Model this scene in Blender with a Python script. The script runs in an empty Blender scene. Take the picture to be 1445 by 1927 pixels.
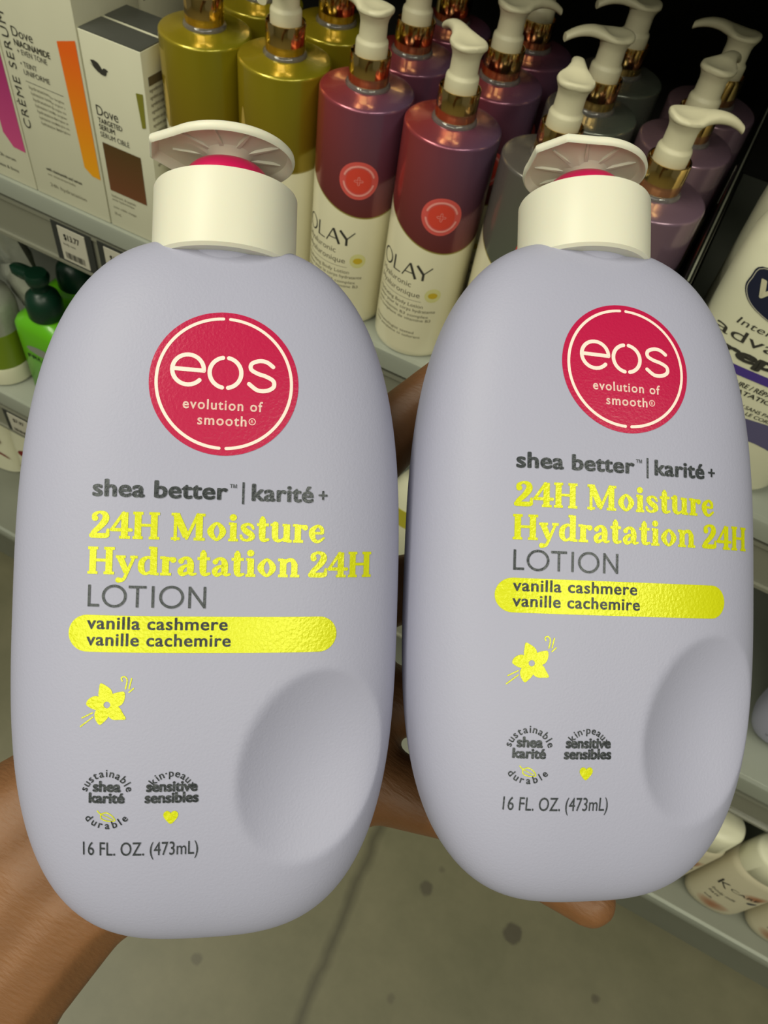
import bpy, bmesh, math, random
from mathutils import Vector, Matrix
R = math.radians
random.seed(4)
sc = bpy.context.scene
col = sc.collection

# ------------------------------------------------------------------ camera
cam = bpy.data.cameras.new('camera'); camo = bpy.data.objects.new('camera', cam); col.objects.link(camo)
cam.sensor_fit = 'VERTICAL'; cam.sensor_height = 36.0; cam.lens = 36.0 * 1450 / 1927
cam.clip_start = 0.01
CR = ((0.87864, 0.46172, 0.12169), (0.43771, -0.67700, -0.59168), (-0.19081, 0.57314, -0.79693))
m = Matrix.Identity(4)
for i in range(3):
    m[i][0] = CR[0][i]; m[i][1] = -CR[1][i]; m[i][2] = -CR[2][i]
m[2][3] = 1.25
camo.matrix_world = m
cam.dof.use_dof = True; cam.dof.focus_distance = 0.205; cam.dof.aperture_fstop = 42
sc.camera = camo

# ------------------------------------------------------------------ light
w = bpy.data.worlds.new('store_air'); sc.world = w; w.use_nodes = True
w.node_tree.nodes['Background'].inputs[0].default_value = (0.80, 0.86, 0.78, 1)
w.node_tree.nodes['Background'].inputs[1].default_value = 0.26

def area(name, loc, sx, sy, e, color=(1, 0.975, 0.80), aim=None):
    l = bpy.data.lights.new(name, 'AREA'); l.shape = 'RECTANGLE'; l.size = sx; l.size_y = sy
    l.energy = e; l.color = color
    o = bpy.data.objects.new(name, l); col.objects.link(o); o.location = loc
    if aim is not None:
        o.rotation_euler = (Vector(aim) - Vector(loc)).to_track_quat('-Z', 'Y').to_euler()
    return o
area('aisle_tube_or_fill_light', (-1.25, -0.75, 3.1), 0.40, 2.0, 84)
area('aisle_tube_or_fill_light', (-0.85, -0.75, 3.1), 0.08, 2.0, 26)
area('aisle_tube_or_fill_light', (1.5, -0.85, 3.1), 0.40, 2.0, 82)
area('aisle_tube_or_fill_light', (0.1, -2.4, 2.9), 2.4, 0.35, 66, aim=(0.0, 0.3, 0.9))  # added fill behind the camera to brighten upright faces, no fixture seen there

vs = sc.view_settings
vs.view_transform = 'Standard'; vs.look = 'None'; vs.exposure = -1.02; vs.gamma = 1.0
vs.use_curve_mapping = False

# ------------------------------------------------------------------ materials
def lin(c):
    return tuple(((v / 255) / 12.92 if v / 255 <= .04045 else ((v / 255 + .055) / 1.055) ** 2.4) for v in c) + (1,)
def mat(name, rgb, rough=.5, metal=0, coat=0, bump=0, bscale=200, var=0, vscale=20, sss=0, trans=0, spec=.5, ior=1.45, coords='Object'):
    M = bpy.data.materials.new(name); M.use_nodes = True
    nt = M.node_tree; b = nt.nodes['Principled BSDF']
    b.inputs['Base Color'].default_value = lin(rgb)
    b.inputs['Roughness'].default_value = rough; b.inputs['Metallic'].default_value = metal
    b.inputs['Coat Weight'].default_value = coat; b.inputs['Coat Roughness'].default_value = .08
    b.inputs['Specular IOR Level'].default_value = spec; b.inputs['IOR'].default_value = ior
    b.inputs['Transmission Weight'].default_value = trans
    if sss:
        b.inputs['Subsurface Weight'].default_value = sss; b.inputs['Subsurface Radius'].default_value = (.01, .004, .002)
        b.inputs['Subsurface Scale'].default_value = .3
    if bump or var:
        tc = nt.nodes.new('ShaderNodeTexCoord')
    if bump:
        n = nt.nodes.new('ShaderNodeTexNoise'); n.inputs['Scale'].default_value = bscale; n.inputs['Detail'].default_value = 3
        bp = nt.nodes.new('ShaderNodeBump'); bp.inputs['Strength'].default_value = bump; bp.inputs['Distance'].default_value = .0006
        nt.links.new(tc.outputs[coords], n.inputs['Vector']); nt.links.new(n.outputs[0], bp.inputs['Height'])
        nt.links.new(bp.outputs[0], b.inputs['Normal'])
    if var:
        n = nt.nodes.new('ShaderNodeTexNoise'); n.inputs['Scale'].default_value = vscale; n.inputs['Detail'].default_value = 5
        mx = nt.nodes.new('ShaderNodeMix'); mx.data_type = 'RGBA'
        c = lin(rgb)
        mx.inputs[6].default_value = tuple(v * (1 - var) for v in c[:3]) + (1,)
        mx.inputs[7].default_value = tuple(min(1, v * (1 + var)) for v in c[:3]) + (1,)
        nt.links.new(tc.outputs[coords], n.inputs['Vector']); nt.links.new(n.outputs[0], mx.inputs[0])
        nt.links.new(mx.outputs[2], b.inputs['Base Color'])
    return M

M = {}
M['lavender'] = mat('satin_lavender_plastic', (163, 163, 184), .48, bump=.12, bscale=1500, spec=.35)
M['cream'] = mat('cream_white_plastic', (220, 217, 198), .42, spec=.4, sss=.15)
M['crimson'] = mat('crimson_print', (182, 22, 70), .34, bump=.2, bscale=1400)
M['dome'] = mat('crimson_plastic', (196, 24, 84), .28)
M['blush'] = mat('pale_pink_print', (250, 222, 212), .4)
M['foil'] = mat('yellow_foil_print', (208, 212, 14), .32, metal=.12, bump=.25, bscale=1300)
M['ink'] = mat('charcoal_foil_print', (62, 66, 70), .33, metal=.3, bump=.3, bscale=1300)
M['ink2'] = mat('charcoal_ink', (52, 50, 44), .6)
M['ink3'] = mat('grey_ink', (120, 116, 98), .6)
M['gold'] = mat('rose_gold_metal', (222, 186, 118), .12, metal=1)
M['pump'] = mat('ivory_pump_plastic', (196, 190, 160), .45, bump=.1, bscale=500)
M['clear'] = mat('clear_plastic', (200, 194, 186), .12, trans=.85, coat=.4)
M['card'] = mat('white_carton', (202, 200, 176), .6, var=.04, vscale=30)
M['cardin'] = mat('dark_silver_carton', (96, 98, 94), .35, metal=.6, var=.2, vscale=60)
M['orange'] = None
M['steel'] = mat('painted_steel', (150, 154, 142), .38, metal=.25, var=.06, vscale=15)
M['steel_dark'] = mat('worn_painted_steel', (116, 118, 104), .5, var=.15, vscale=12)
M['tagholder'] = mat('clear_tag_channel', (118, 118, 104), .3, coat=.5)
M['tagdark'] = mat('dark_tag_frame', (44, 46, 44), .5)
M['tagpaper'] = mat('tag_paper', (176, 172, 156), .7)
M['black'] = mat('black_acrylic', (13, 14, 12), .3, coat=.4)
M['backpanel'] = mat('dark_back_panel', (22, 20, 14), .8, var=.3, vscale=30)
M['whiteb'] = mat('white_lotion_plastic', (214, 212, 184), .4, spec=.4)
M['navy'] = mat('navy_print', (26, 30, 52), .4)
M['purplep'] = mat('purple_print', (70, 52, 128), .4)
M['violetgrey'] = mat('violet_grey_print', (84, 80, 112), .4)
M['green'] = mat('lime_plastic', (92, 170, 22), .32, coat=.3)
M['dgreen'] = mat('bottle_green_plastic', (10, 46, 30), .35)
M['olivegel'] = mat('olive_gel_plastic', (112, 134, 26), .35)
M['silverlab'] = mat('silver_label', (150, 156, 146), .3, metal=.4)
M['pouch'] = mat('clear_crinkled_film', (150, 152, 138), .22, bump=1, bscale=40, var=.35, vscale=50, coat=.6)
M['red'] = mat('red_print', (122, 22, 20), .5)
M['yellowlab'] = mat('yellow_label', (170, 162, 40), .5)
M['skin'] = None

def node_mat(name, rough, metal=0, coat=0):
    Mx = bpy.data.materials.new(name); Mx.use_nodes = True
    nt = Mx.node_tree; b = nt.nodes['Principled BSDF']
    b.inputs['Roughness'].default_value = rough; b.inputs['Metallic'].default_value = metal
    b.inputs['Coat Weight'].default_value = coat; b.inputs['Coat Roughness'].default_value = .1
    return Mx, nt, b
def math_n(nt, op, a, b=None, c=None):
    n = nt.nodes.new('ShaderNodeMath'); n.operation = op
    for i, v in enumerate((a, b, c)):
        if v is None: continue
        if isinstance(v, (int, float)): n.inputs[i].default_value = v
        else: nt.links.new(v, n.inputs[i])
    return n.outputs[0]
def mixc(nt, f, a, b):
    n = nt.nodes.new('ShaderNodeMix'); n.data_type = 'RGBA'
    for i, v in ((0, f), (6, a), (7, b)):
        if isinstance(v, tuple): n.inputs[i].default_value = v
        elif isinstance(v, (int, float)): n.inputs[i].default_value = v
        else: nt.links.new(v, n.inputs[i])
    return n.outputs[2]
def clamp01(nt, v):
    n = nt.nodes.new('ShaderNodeClamp'); nt.links.new(v, n.inputs[0]); return n.outputs[0]
def xyz(nt):
    tc = nt.nodes.new('ShaderNodeTexCoord'); s = nt.nodes.new('ShaderNodeSeparateXYZ')
    nt.links.new(tc.outputs['Object'], s.inputs[0]); return s.outputs, tc

def film_mat(name, ca, cb, cc, z0=.0975, k=.018, rough=.26):
    """white printed lower label, pearly coloured film above a U shaped border"""
    Mx, nt, b = node_mat(name, rough, 0, .5)
    (X, Y, Z), tc = xyz(nt)
    f0 = R(42)
    cosd = math_n(nt, 'ADD', math_n(nt, 'MULTIPLY', X, math.sin(f0) / .0325), math_n(nt, 'MULTIPLY', Y, -math.cos(f0) / .0325))
    zb = math_n(nt, 'ADD', math_n(nt, 'MULTIPLY', cosd, -k), z0 + k)
    col_m = clamp01(nt, math_n(nt, 'MULTIPLY', math_n(nt, 'SUBTRACT', Z, zb), 2500))
    edge = math_n(nt, 'LESS_THAN', math_n(nt, 'ABSOLUTE', math_n(nt, 'SUBTRACT', Z, zb)), .0006)
    g = clamp01(nt, math_n(nt, 'ADD', math_n(nt, 'MULTIPLY', X, 19), .42))
    h = clamp01(nt, math_n(nt, 'MULTIPLY', math_n(nt, 'SUBTRACT', Z, .095), 14))
    c1 = mixc(nt, g, lin(ca), lin(cb))
    c2 = mixc(nt, h, lin(cc), c1)
    c3 = mixc(nt, col_m, lin((222, 216, 184)), c2)
    c4 = mixc(nt, edge, c3, lin((150, 136, 70)))
    nt.links.new(c4, b.inputs['Base Color'])
    nt.links.new(math_n(nt, 'MULTIPLY', col_m, .55), b.inputs['Metallic'])
    return Mx
M['film_olive'] = film_mat('olive_pearl_film', (168, 146, 30), (150, 142, 28), (140, 116, 26), z0=.108, k=.006)
M['film_rose'] = film_mat('rose_pearl_film', (172, 66, 62), (112, 84, 112), (122, 52, 52))
M['film_silver'] = film_mat('silver_pearl_film', (112, 104, 98), (104, 112, 100), (108, 116, 104))
M['film_mauve'] = film_mat('mauve_pearl_film', (138, 108, 118), (130, 104, 122), (140, 116, 128))

def stripe_mat(name, c1, c2, za, zb):
    Mx, nt, b = node_mat(name, .5)
    (X, Y, Z), tc = xyz(nt)
    g = clamp01(nt, math_n(nt, 'DIVIDE', math_n(nt, 'SUBTRACT', Z, za), zb - za))
    nt.links.new(mixc(nt, g, lin(c1), lin(c2)), b.inputs['Base Color'])
    return Mx
M['orange'] = stripe_mat('orange_print', (216, 150, 10), (226, 96, 14), .04, .14)
M['pink'] = stripe_mat('magenta_print', (186, 70, 120), (150, 36, 100), .03, .12)
M['brown'] = stripe_mat('bronze_print', (104, 60, 34), (76, 56, 22), .03, .08)

def skin_mat():
    Mx, nt, b = node_mat('tan_skin', .52)
    tc = nt.nodes.new('ShaderNodeTexCoord')
    n = nt.nodes.new('ShaderNodeTexNoise'); n.inputs['Scale'].default_value = 45; n.inputs['Detail'].default_value = 6
    nt.links.new(tc.outputs['Object'], n.inputs['Vector'])
    nt.links.new(mixc(nt, n.outputs[0], lin((106, 70, 40)), lin((138, 95, 58))), b.inputs['Base Color'])
    b.inputs['Subsurface Weight'].default_value = .12; b.inputs['Subsurface Radius'].default_value = (.006, .003, .002)
    b.inputs['Subsurface Scale'].default_value = .35
    # fine skin folds, stretched across the arm
    mp = nt.nodes.new('ShaderNodeMapping'); mp.inputs['Rotation'].default_value = (.4, .6, .9); mp.inputs['Scale'].default_value = (1, 4, 1)
    n2 = nt.nodes.new('ShaderNodeTexNoise'); n2.inputs['Scale'].default_value = 260; n2.inputs['Detail'].default_value = 4
    nt.links.new(tc.outputs['Object'], mp.inputs[0]); nt.links.new(mp.outputs[0], n2.inputs['Vector'])
    bp = nt.nodes.new('ShaderNodeBump'); bp.inputs['Strength'].default_value = .35; bp.inputs['Distance'].default_value = .0008
    nt.links.new(n2.outputs[0], bp.inputs['Height']); nt.links.new(bp.outputs[0], b.inputs['Normal'])
    return Mx
M['skin'] = skin_mat()

def floor_mat():
    Mx, nt, b = node_mat('polished_concrete', .42)
    (X, Y, Z), tc = xyz(nt)
    def noise(s, d, r=.5):
        n = nt.nodes.new('ShaderNodeTexNoise'); n.inputs['Scale'].default_value = s; n.inputs['Detail'].default_value = d
        n.inputs['Roughness'].default_value = r
        nt.links.new(tc.outputs['Object'], n.inputs['Vector']); return n.outputs[0]
    big = noise(6, 6, .65); fine = noise(60, 6, .75)
    a = mixc(nt, big, lin((74, 76, 52)), lin((128, 122, 96)))
    a = mixc(nt, math_n(nt, 'MULTIPLY', fine, .30), a, lin((88, 84, 66)))
    # hairline joint: runs almost straight through (-.018,.324) and (.002,.074)
    wob = math_n(nt, 'MULTIPLY', math_n(nt, 'SUBTRACT', noise(14, 3), .5), .02)
    d = math_n(nt, 'ABSOLUTE', math_n(nt, 'ADD', math_n(nt, 'ADD', X, math_n(nt, 'MULTIPLY', Y, .08)), math_n(nt, 'SUBTRACT', wob, .0085)))
    crack = clamp01(nt, math_n(nt, 'SUBTRACT', 1, math_n(nt, 'DIVIDE', d, .013)))
    a = mixc(nt, math_n(nt, 'MULTIPLY', crack, .7), a, lin((56, 52, 36)))
    for (sx, sy, r, k) in ((.083, .31, .012, .7), (.222, .318, .016, .8), (.359, .299, .008, .7), (-.161, .073, .009, .5), (.10, .16, .008, .4), (.30, .2, .011, .35), (.092, .345, .006, .4)):
        dx = math_n(nt, 'SUBTRACT', X, sx); dy = math_n(nt, 'SUBTRACT', Y, sy)
        dd = math_n(nt, 'SQRT', math_n(nt, 'ADD', math_n(nt, 'MULTIPLY', dx, dx), math_n(nt, 'MULTIPLY', dy, dy)))
        dd = math_n(nt, 'ADD', dd, math_n(nt, 'MULTIPLY', math_n(nt, 'SUBTRACT', fine, .5), .012))
        s = clamp01(nt, math_n(nt, 'MULTIPLY', math_n(nt, 'SUBTRACT', r, dd), 250))
        a = mixc(nt, math_n(nt, 'MULTIPLY', s, k), a, lin((64, 58, 46)))
    nt.links.new(a, b.inputs['Base Color'])
    return Mx
M['floor'] = floor_mat()

def bronze_label_mat():
    """cream bottle with rusty brown watercolour marks in its print"""
    Mx, nt, b = node_mat('cream_bottle_brown_print', .42)
    (X, Y, Z), tc = xyz(nt)
    n = nt.nodes.new('ShaderNodeTexNoise'); n.inputs['Scale'].default_value = 60; n.inputs['Detail'].default_value = 4
    nt.links.new(tc.outputs['Object'], n.inputs['Vector'])
    c = lin((200, 192, 164))
    front = math_n(nt, 'LESS_THAN', Y, -.004)
    for (sx, sz, rx, rz) in ((-.004, .026, .022, .016), (.016, .100, .016, .014)):
        dx = math_n(nt, 'DIVIDE', math_n(nt, 'SUBTRACT', X, sx), rx); dz = math_n(nt, 'DIVIDE', math_n(nt, 'SUBTRACT', Z, sz), rz)
        r2 = math_n(nt, 'ADD', math_n(nt, 'MULTIPLY', dx, dx), math_n(nt, 'MULTIPLY', dz, dz))
        s = clamp01(nt, math_n(nt, 'SUBTRACT', 1.25, math_n(nt, 'ADD', r2, math_n(nt, 'MULTIPLY', n.outputs[0], .5))))
        c = mixc(nt, math_n(nt, 'MULTIPLY', math_n(nt, 'MULTIPLY', s, front), .9), c, lin((150, 84, 40)))
    nt.links.new(c, b.inputs['Base Color'])
    return Mx
M['creambrown'] = bronze_label_mat()

# ------------------------------------------------------------------ mesh helpers
def obj(name, vf, material, parent=None, smooth=True, loc=None, angle=None):
    me = bpy.data.meshes.new(name); me.from_pydata([tuple(v) for v in vf[0]], [], [tuple(f) for f in vf[1]]); me.validate(); me.update()
    if isinstance(material, (list, tuple)):
        for x in material: me.materials.append(x)
    else: me.materials.append(material)
    if smooth:
        me.polygons.foreach_set('use_smooth', [True] * len(me.polygons))
        me.set_sharp_from_angle(angle=R(angle if angle else 38))
    o = bpy.data.objects.new(name, me); col.objects.link(o)
    if parent: o.parent = parent
    if loc: o.location = loc
    return o
def tag(o, label, cat, group=None, kind=None):
    o['label'] = label; o['category'] = cat
    if group: o['group'] = group
    if kind: o['kind'] = kind
    return o
def thing(name, label, cat, loc=(0, 0, 0), rotz=0, group=None):
    o = bpy.data.objects.new(name, None); col.objects.link(o); o.empty_display_size = .02
    o.location = loc; o.rotation_euler = (0, 0, rotz)
    return tag(o, label, cat, group)
def kids(o): return [c for c in bpy.data.objects if c.parent == o]
def dup(o, parent=None):
    c = o.copy(); col.objects.link(c)
    if parent: c.parent = parent
    for ch in kids(o): dup(ch, c)
    return c
def join(*parts):
    V = []; F = []
    for v, f in parts:
        n = len(V); V += list(v); F += [tuple(i + n for i in q) for q in f]
    return V, F
def box(x0, x1, y0, y1, z0, z1, bev=0):
    bm = bmesh.new(); bmesh.ops.create_cube(bm, size=1)
    for v in bm.verts:
        v.co = Vector((x0 + (v.co.x + .5) * (x1 - x0), y0 + (v.co.y + .5) * (y1 - y0), z0 + (v.co.z + .5) * (z1 - z0)))
    if bev: bmesh.ops.bevel(bm, geom=bm.edges[:], offset=bev, segments=2, profile=.5, affect='EDGES')
    return frombm(bm)
def frombm(bm):
    bm.verts.index_update()
    r = [v.co.copy() for v in bm.verts], [tuple(v.index for v in f.verts) for f in bm.faces]
    bm.free(); return r
def lathe(prof, n=48, z=0, cap=True):
    V = []; F = []
    for r, h in prof:
        for i in range(n):
            a = 2 * math.pi * i / n; V.append((r * math.cos(a), r * math.sin(a), h + z))
    for j in range(len(prof) - 1):
        for i in range(n):
            k = (i + 1) % n; F.append((j * n + i, j * n + k, (j + 1) * n + k, (j + 1) * n + i))
    if cap:
        F.append(tuple(range(n - 1, -1, -1))); F.append(tuple((len(prof) - 1) * n + i for i in range(n)))
    return V, F
def loft(secs, n=64):
    """secs: (z, rx, ry, expo, cx, cy)"""
    V = []; F = []
    for (z, rx, ry, e, cx, cy) in secs:
        for i in range(n):
            a = 2 * math.pi * i / n
            rr = 1 / (abs(math.cos(a)) ** e + abs(math.sin(a)) ** e) ** (1 / e)
            V.append((cx + rx * rr * math.cos(a), cy + ry * rr * math.sin(a), z))
    for j in range(len(secs) - 1):
        for i in range(n):
            k = (i + 1) % n; F.append((j * n + i, j * n + k, (j + 1) * n + k, (j + 1) * n + i))
    F.append(tuple(range(n - 1, -1, -1))); F.append(tuple((len(secs) - 1) * n + i for i in range(n)))
    return V, F
def cr(pts, n=6, closed=False):
    """Catmull-Rom through tuples"""
    out = []; N = len(pts)
    def g(i): return pts[i % N] if closed else pts[max(0, min(N - 1, i))]
    for i in range(N if closed else N - 1):
        a, b, c, d = g(i - 1), g(i), g(i + 1), g(i + 2)
        for s in range(n):
            t = s / n
            out.append(tuple(.5 * (2 * b[k] + (c[k] - a[k]) * t + (2 * a[k] - 5 * b[k] + 4 * c[k] - d[k]) * t * t + (3 * b[k] - a[k] - 3 * c[k] + d[k]) * t ** 3) for k in range(len(b))))
    if not closed: out.append(tuple(pts[-1]))
    return out
# flat print geometry is built in 2D (u right, v up) and laid on a surface by a map function
KW = [1.0]
def stroke(pts, smooth=6, closed=False, caps=True):
    """pts (u, v, width) -> 2D ribbon with round ends"""
    if KW[0] != 1: pts = [(a, b, c * .92 + .030) for a, b, c in pts]
    p = cr(pts, smooth, closed) if smooth and len(pts) > 2 else list(pts)
    if smooth and len(pts) == 2:
        a, b = pts; p = [tuple(a[k] + (b[k] - a[k]) * t / 6 for k in range(3)) for t in range(7)]
    V = []; F = []; N = len(p)
    for i in range(N):
        a = p[(i - 1) % N] if closed else p[max(i - 1, 0)]; b = p[(i + 1) % N] if closed else p[min(i + 1, N - 1)]
        dx, dy = b[0] - a[0], b[1] - a[1]; L = math.hypot(dx, dy) or 1
        nx, ny = -dy / L, dx / L; h = p[i][2] / 2
        V += [(p[i][0] + nx * h, p[i][1] + ny * h), (p[i][0] - nx * h, p[i][1] - ny * h)]
    for i in range(N if closed else N - 1):
        j = (i + 1) % N; F.append((2 * i, 2 * i + 1, 2 * j + 1, 2 * j))
    if caps and not closed:
        for e, o in ((0, 1), (N - 1, N - 2)):
            dx, dy = p[e][0] - p[o][0], p[e][1] - p[o][1]; a0 = math.atan2(dy, dx); h = p[e][2] / 2
            b0 = len(V); V.append((p[e][0], p[e][1]))
            for k in range(9):
                a = a0 - math.pi / 2 + math.pi * k / 8; V.append((p[e][0] + h * math.cos(a), p[e][1] + h * math.sin(a)))
            for k in range(8): F.append((b0, b0 + 1 + k, b0 + 2 + k))
    return V, F
def disc2(cx, cy, r, n=64, rings=8, r0=0, ry=None):
    ry = ry or r; V = []; F = []
    for j in range(rings + 1):
        q = r0 / r + (1 - r0 / r) * j / rings
        for i in range(n):
            a = 2 * math.pi * i / n; V.append((cx + r * q * math.cos(a), cy + ry * q * math.sin(a)))
    for j in range(rings):
        for i in range(n):
            k = (i + 1) % n; F.append((j * n + i, j * n + k, (j + 1) * n + k, (j + 1) * n + i))
    return V, F
def poly2(pts): return [tuple(p[:2]) for p in pts], [tuple(range(len(pts)))]
def xf2(vf, sx, sy, ox, oy, rot=0, shear=0):
    c, s = math.cos(rot), math.sin(rot)
    out = []
    for (x, y) in vf[0]:
        x, y = x * sx + shear * y * sy, y * sy; out.append((ox + x * c - y * s, oy + x * s + y * c))
    return out, vf[1]
def rect2(x0, x1, y0, y1): return [(x0, y0), (x1, y0), (x1, y1), (x0, y1)], [(0, 1, 2, 3)]
_tc = {}
def text2(s, offset=0.0, spacing=1.0, shear=0.0):
    """built-in font outline, width normalised to [0,1], cap height of 'H' = 1"""
    key = (s, offset, spacing, shear)
    if key in _tc: return _tc[key]
    def raw(t):
        c = bpy.data.curves.new('t', 'FONT'); c.body = t; c.size = 1; c.resolution_u = 4
        c.space_character = spacing; c.shear = shear
        o = bpy.data.objects.new('t', c); col.objects.link(o)
        me = o.to_mesh(); V = [(v.co.x, v.co.y) for v in me.vertices]; F = [tuple(p.vertices) for p in me.polygons]
        o.to_mesh_clear(); bpy.data.objects.remove(o); bpy.data.curves.remove(c)
        return V, F
    H = raw('H')[0]; h = max(v[1] for v in H)
    off = offset; V, F = raw(s)
    if off > 0:
        base_ = (V, F); V, F = join(*[([(v[0] + dx, v[1] + dy) for v in base_[0]], base_[1]) for dx, dy in ((0, 0), (off, 0), (-off, 0), (0, off * .8), (0, -off * .8), (off * .7, off * .6), (-off * .7, off * .6), (off * .7, -off * .6), (-off * .7, -off * .6))])
    x0 = min(v[0] for v in V); x1 = max(v[0] for v in V)
    r = [((v[0] - x0) / h, v[1] / h) for v in V], F, (x1 - x0) / h
    _tc[key] = r; return r
def words(s, x0, x1, base, cap, offset=0.0, spacing=1.0, shear=0.0):
    V, F, W = text2(s, offset, spacing, shear); k = (x1 - x0) / W
    return [(x0 + v[0] * k, base + v[1] * cap) for v in V], F
def arcwords(s, cx, cy, r, cap, a0, a1, inside=False, offset=0.02):
    """characters of s on an arc; a0 to a1 degrees, left to right"""
    out = []
    ws = [max(text2(ch, offset)[2], .3) if ch != ' ' else .4 for ch in s]; gap = .16; T = sum(ws) + gap * (len(s) - 1); u = 0
    for ch, wd in zip(s, ws):
        t = (u + wd / 2) / T; a = R(a0 + (a1 - a0) * t)
        if ch != ' ':
            V, F, W = text2(ch, offset)
            rr = r + (cap if inside else 0)
            rot = a - math.pi / 2 if not inside else a + math.pi / 2
            c, sn = math.cos(rot), math.sin(rot); ox, oy = cx + rr * math.cos(a), cy + rr * math.sin(a)
            scale = cap
            vv = [((x - W / 2) * scale, y * scale) for x, y in V]
            out.append(([(ox + x * c - y * sn, oy + x * sn + y * c) for x, y in vv], F))
        u += wd + gap
    return join(*out)
def lay(vf, fn, cut=.002):
    """cut a 2D print into small cells and lay it on a surface fn(u,v)->xyz"""
    bm = bmesh.new(); vv = [bm.verts.new((v[0], v[1], 0)) for v in vf[0]]
    for f in vf[1]:
        try: bm.faces.new([vv[i] for i in f])
        except ValueError: pass
    if cut:
        us = [v[0] for v in vf[0]]; ws = [v[1] for v in vf[0]]
        for ax, lo, hi in ((0, min(us), max(us)), (1, min(ws), max(ws))):
            k = math.floor(lo / cut) + 1
            while k * cut < hi:
                co = (k * cut, 0, 0) if ax == 0 else (0, k * cut, 0); no = (1, 0, 0) if ax == 0 else (0, 1, 0)
                bmesh.ops.bisect_plane(bm, geom=bm.verts[:] + bm.edges[:] + bm.faces[:], dist=1e-7, plane_co=co, plane_no=no)
                k += 1
    V, F = frombm(bm)
    return [fn(v[0], v[1]) for v in V], F

# ------------------------------------------------------------------ bold serif letters (units: cap height .72)
def ser(x0, x1, y): return stroke([(x0, y, .052), (x1, y, .052)], 0, caps=False)
def st(x, y0, y1, w=.155): return stroke([(x, y0, w), (x, y1, w)], 0, caps=False)
G = {
 'H': (.72, lambda: [st(.14, 0, .72), st(.55, 0, .72), ser(.01, .27, .026), ser(.42, .69, .026), ser(.01, .27, .694), ser(.42, .69, .694), stroke([(.14, .37, .055), (.55, .37, .055)], 0)]),
 'M': (.92, lambda: [stroke([(.13, 0, .06), (.13, .70, .06)], 0), stroke([(.15, .68, .17), (.42, .08, .17)], 0, caps=False), stroke([(.42, .04, .06), (.70, .70, .06)], 0), st(.74, 0, .72, .16), ser(.02, .25, .026), ser(.60, .89, .026), ser(.02, .24, .694), ser(.68, .89, .694)]),
 '2': (.52, lambda: [stroke([(.12, .53, .15), (.11, .62, .10), (.23, .695, .05), (.37, .64, .13), (.39, .50, .165), (.27, .32, .14), (.10, .15, .11), (.05, .05, .08)]), stroke([(.05, .06, .12), (.40, .06, .12), (.45, .12, .08), (.46, .22, .05)])]),
 '4': (.56, lambda: [stroke([(.33, .69, .06), (.04, .24, .06)], 0), stroke([(.03, .23, .07), (.53, .23, .07)], 0), st(.36, 0, .71, .16), ser(.23, .51, .026)]),
 'o': (.55, lambda: [stroke([(.11, .25, .155), (.27, .475, .055), (.43, .25, .155), (.27, .025, .055)], 10, True)]),
 'i': (.30, lambda: [st(.15, 0, .5), ser(.02, .28, .026), ser(.03, .16, .474), disc2(.14, .65, .095, 24, 2)]),
 's': (.44, lambda: [stroke([(.37, .36, .05), (.32, .44, .06), (.22, .475, .05), (.11, .40, .12), (.17, .29, .14), (.30, .20, .15), (.34, .11, .13), (.22, .025, .05), (.09, .06, .06), (.05, .15, .05)])]),
 't': (.37, lambda: [stroke([(.17, .66, .08), (.17, .58, .15), (.17, .14, .155), (.22, .04, .09), (.33, .06, .05)]), stroke([(.02, .47, .06), (.34, .47, .06)], 0, caps=False)]),
 'u': (.60, lambda: [stroke([(.14, .49, .15), (.14, .15, .15), (.21, .04, .09), (.31, .05, .05), (.42, .13, .05)]), st(.45, 0, .5), ser(.01, .15, .474), ser(.33, .45, .474), ser(.45, .59, .026)]),
 'r': (.43, lambda: [st(.15, 0, .5), ser(.01, .15, .474), ser(.02, .30, .026), stroke([(.17, .33, .05), (.24, .44, .06), (.34, .42, .15)])]),
 'e': (.48, lambda: [stroke([(.14, .27, .05), (.39, .27, .05)], 0), stroke([(.39, .28, .07), (.37, .40, .09), (.26, .475, .055), (.12, .36, .13), (.11, .22, .155), (.17, .07, .10), (.29, .03, .06), (.43, .13, .04)])]),
 'y': (.54, lambda: [stroke([(.10, .48, .15), (.28, .05, .13)], 0, caps=False), stroke([(.46, .48, .055), (.28, .02, .06), (.20, -.14, .07), (.08, -.16, .13)]), ser(.0, .25, .474), ser(.36, .55, .474)]),
 'd': (.56, lambda: [st(.41, 0, .76), ser(.28, .42, .734), ser(.42, .55, .026), stroke([(.38, .42, .05), (.26, .475, .06), (.12, .36, .13), (.11, .14, .14), (.22, .025, .06), (.38, .12, .05)])]),
 'a': (.50, lambda: [stroke([(.11, .39, .13), (.19, .475, .06), (.30, .45, .10), (.35, .33, .15), (.35, .12, .15), (.39, .035, .07), (.48, .05, .04)]), stroke([(.34, .28, .04), (.20, .25, .07), (.10, .14, .13), (.15, .03, .09), (.33, .10, .04)])]),
 'n': (.60, lambda: [st(.15, 0, .5), st(.45, 0, .36, .15), ser(.01, .15, .474), ser(.02, .28, .026), ser(.34, .59, .026), stroke([(.17, .35, .05), (.27, .46, .08), (.39, .46, .10), (.45, .34, .15)])]),
}
def serif(s, x0, x1, base, cap):
    parts = []; u = 0
    for ch in s:
        if ch == ' ': u += .24; continue
        adv, fn = G[ch]
        KW[0] = 2; g = join(*fn()); KW[0] = 1.0; parts.append(([(v[0] + u, v[1]) for v in g[0]], g[1])); u += adv
    V, F = join(*parts); m0 = min(v[0] for v in V); m1 = max(v[0] for v in V); k = (x1 - x0) / (m1 - m0)
    return [(x0 + (v[0] - m0) * k, base + v[1] * cap / .72) for v in V], F

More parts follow.
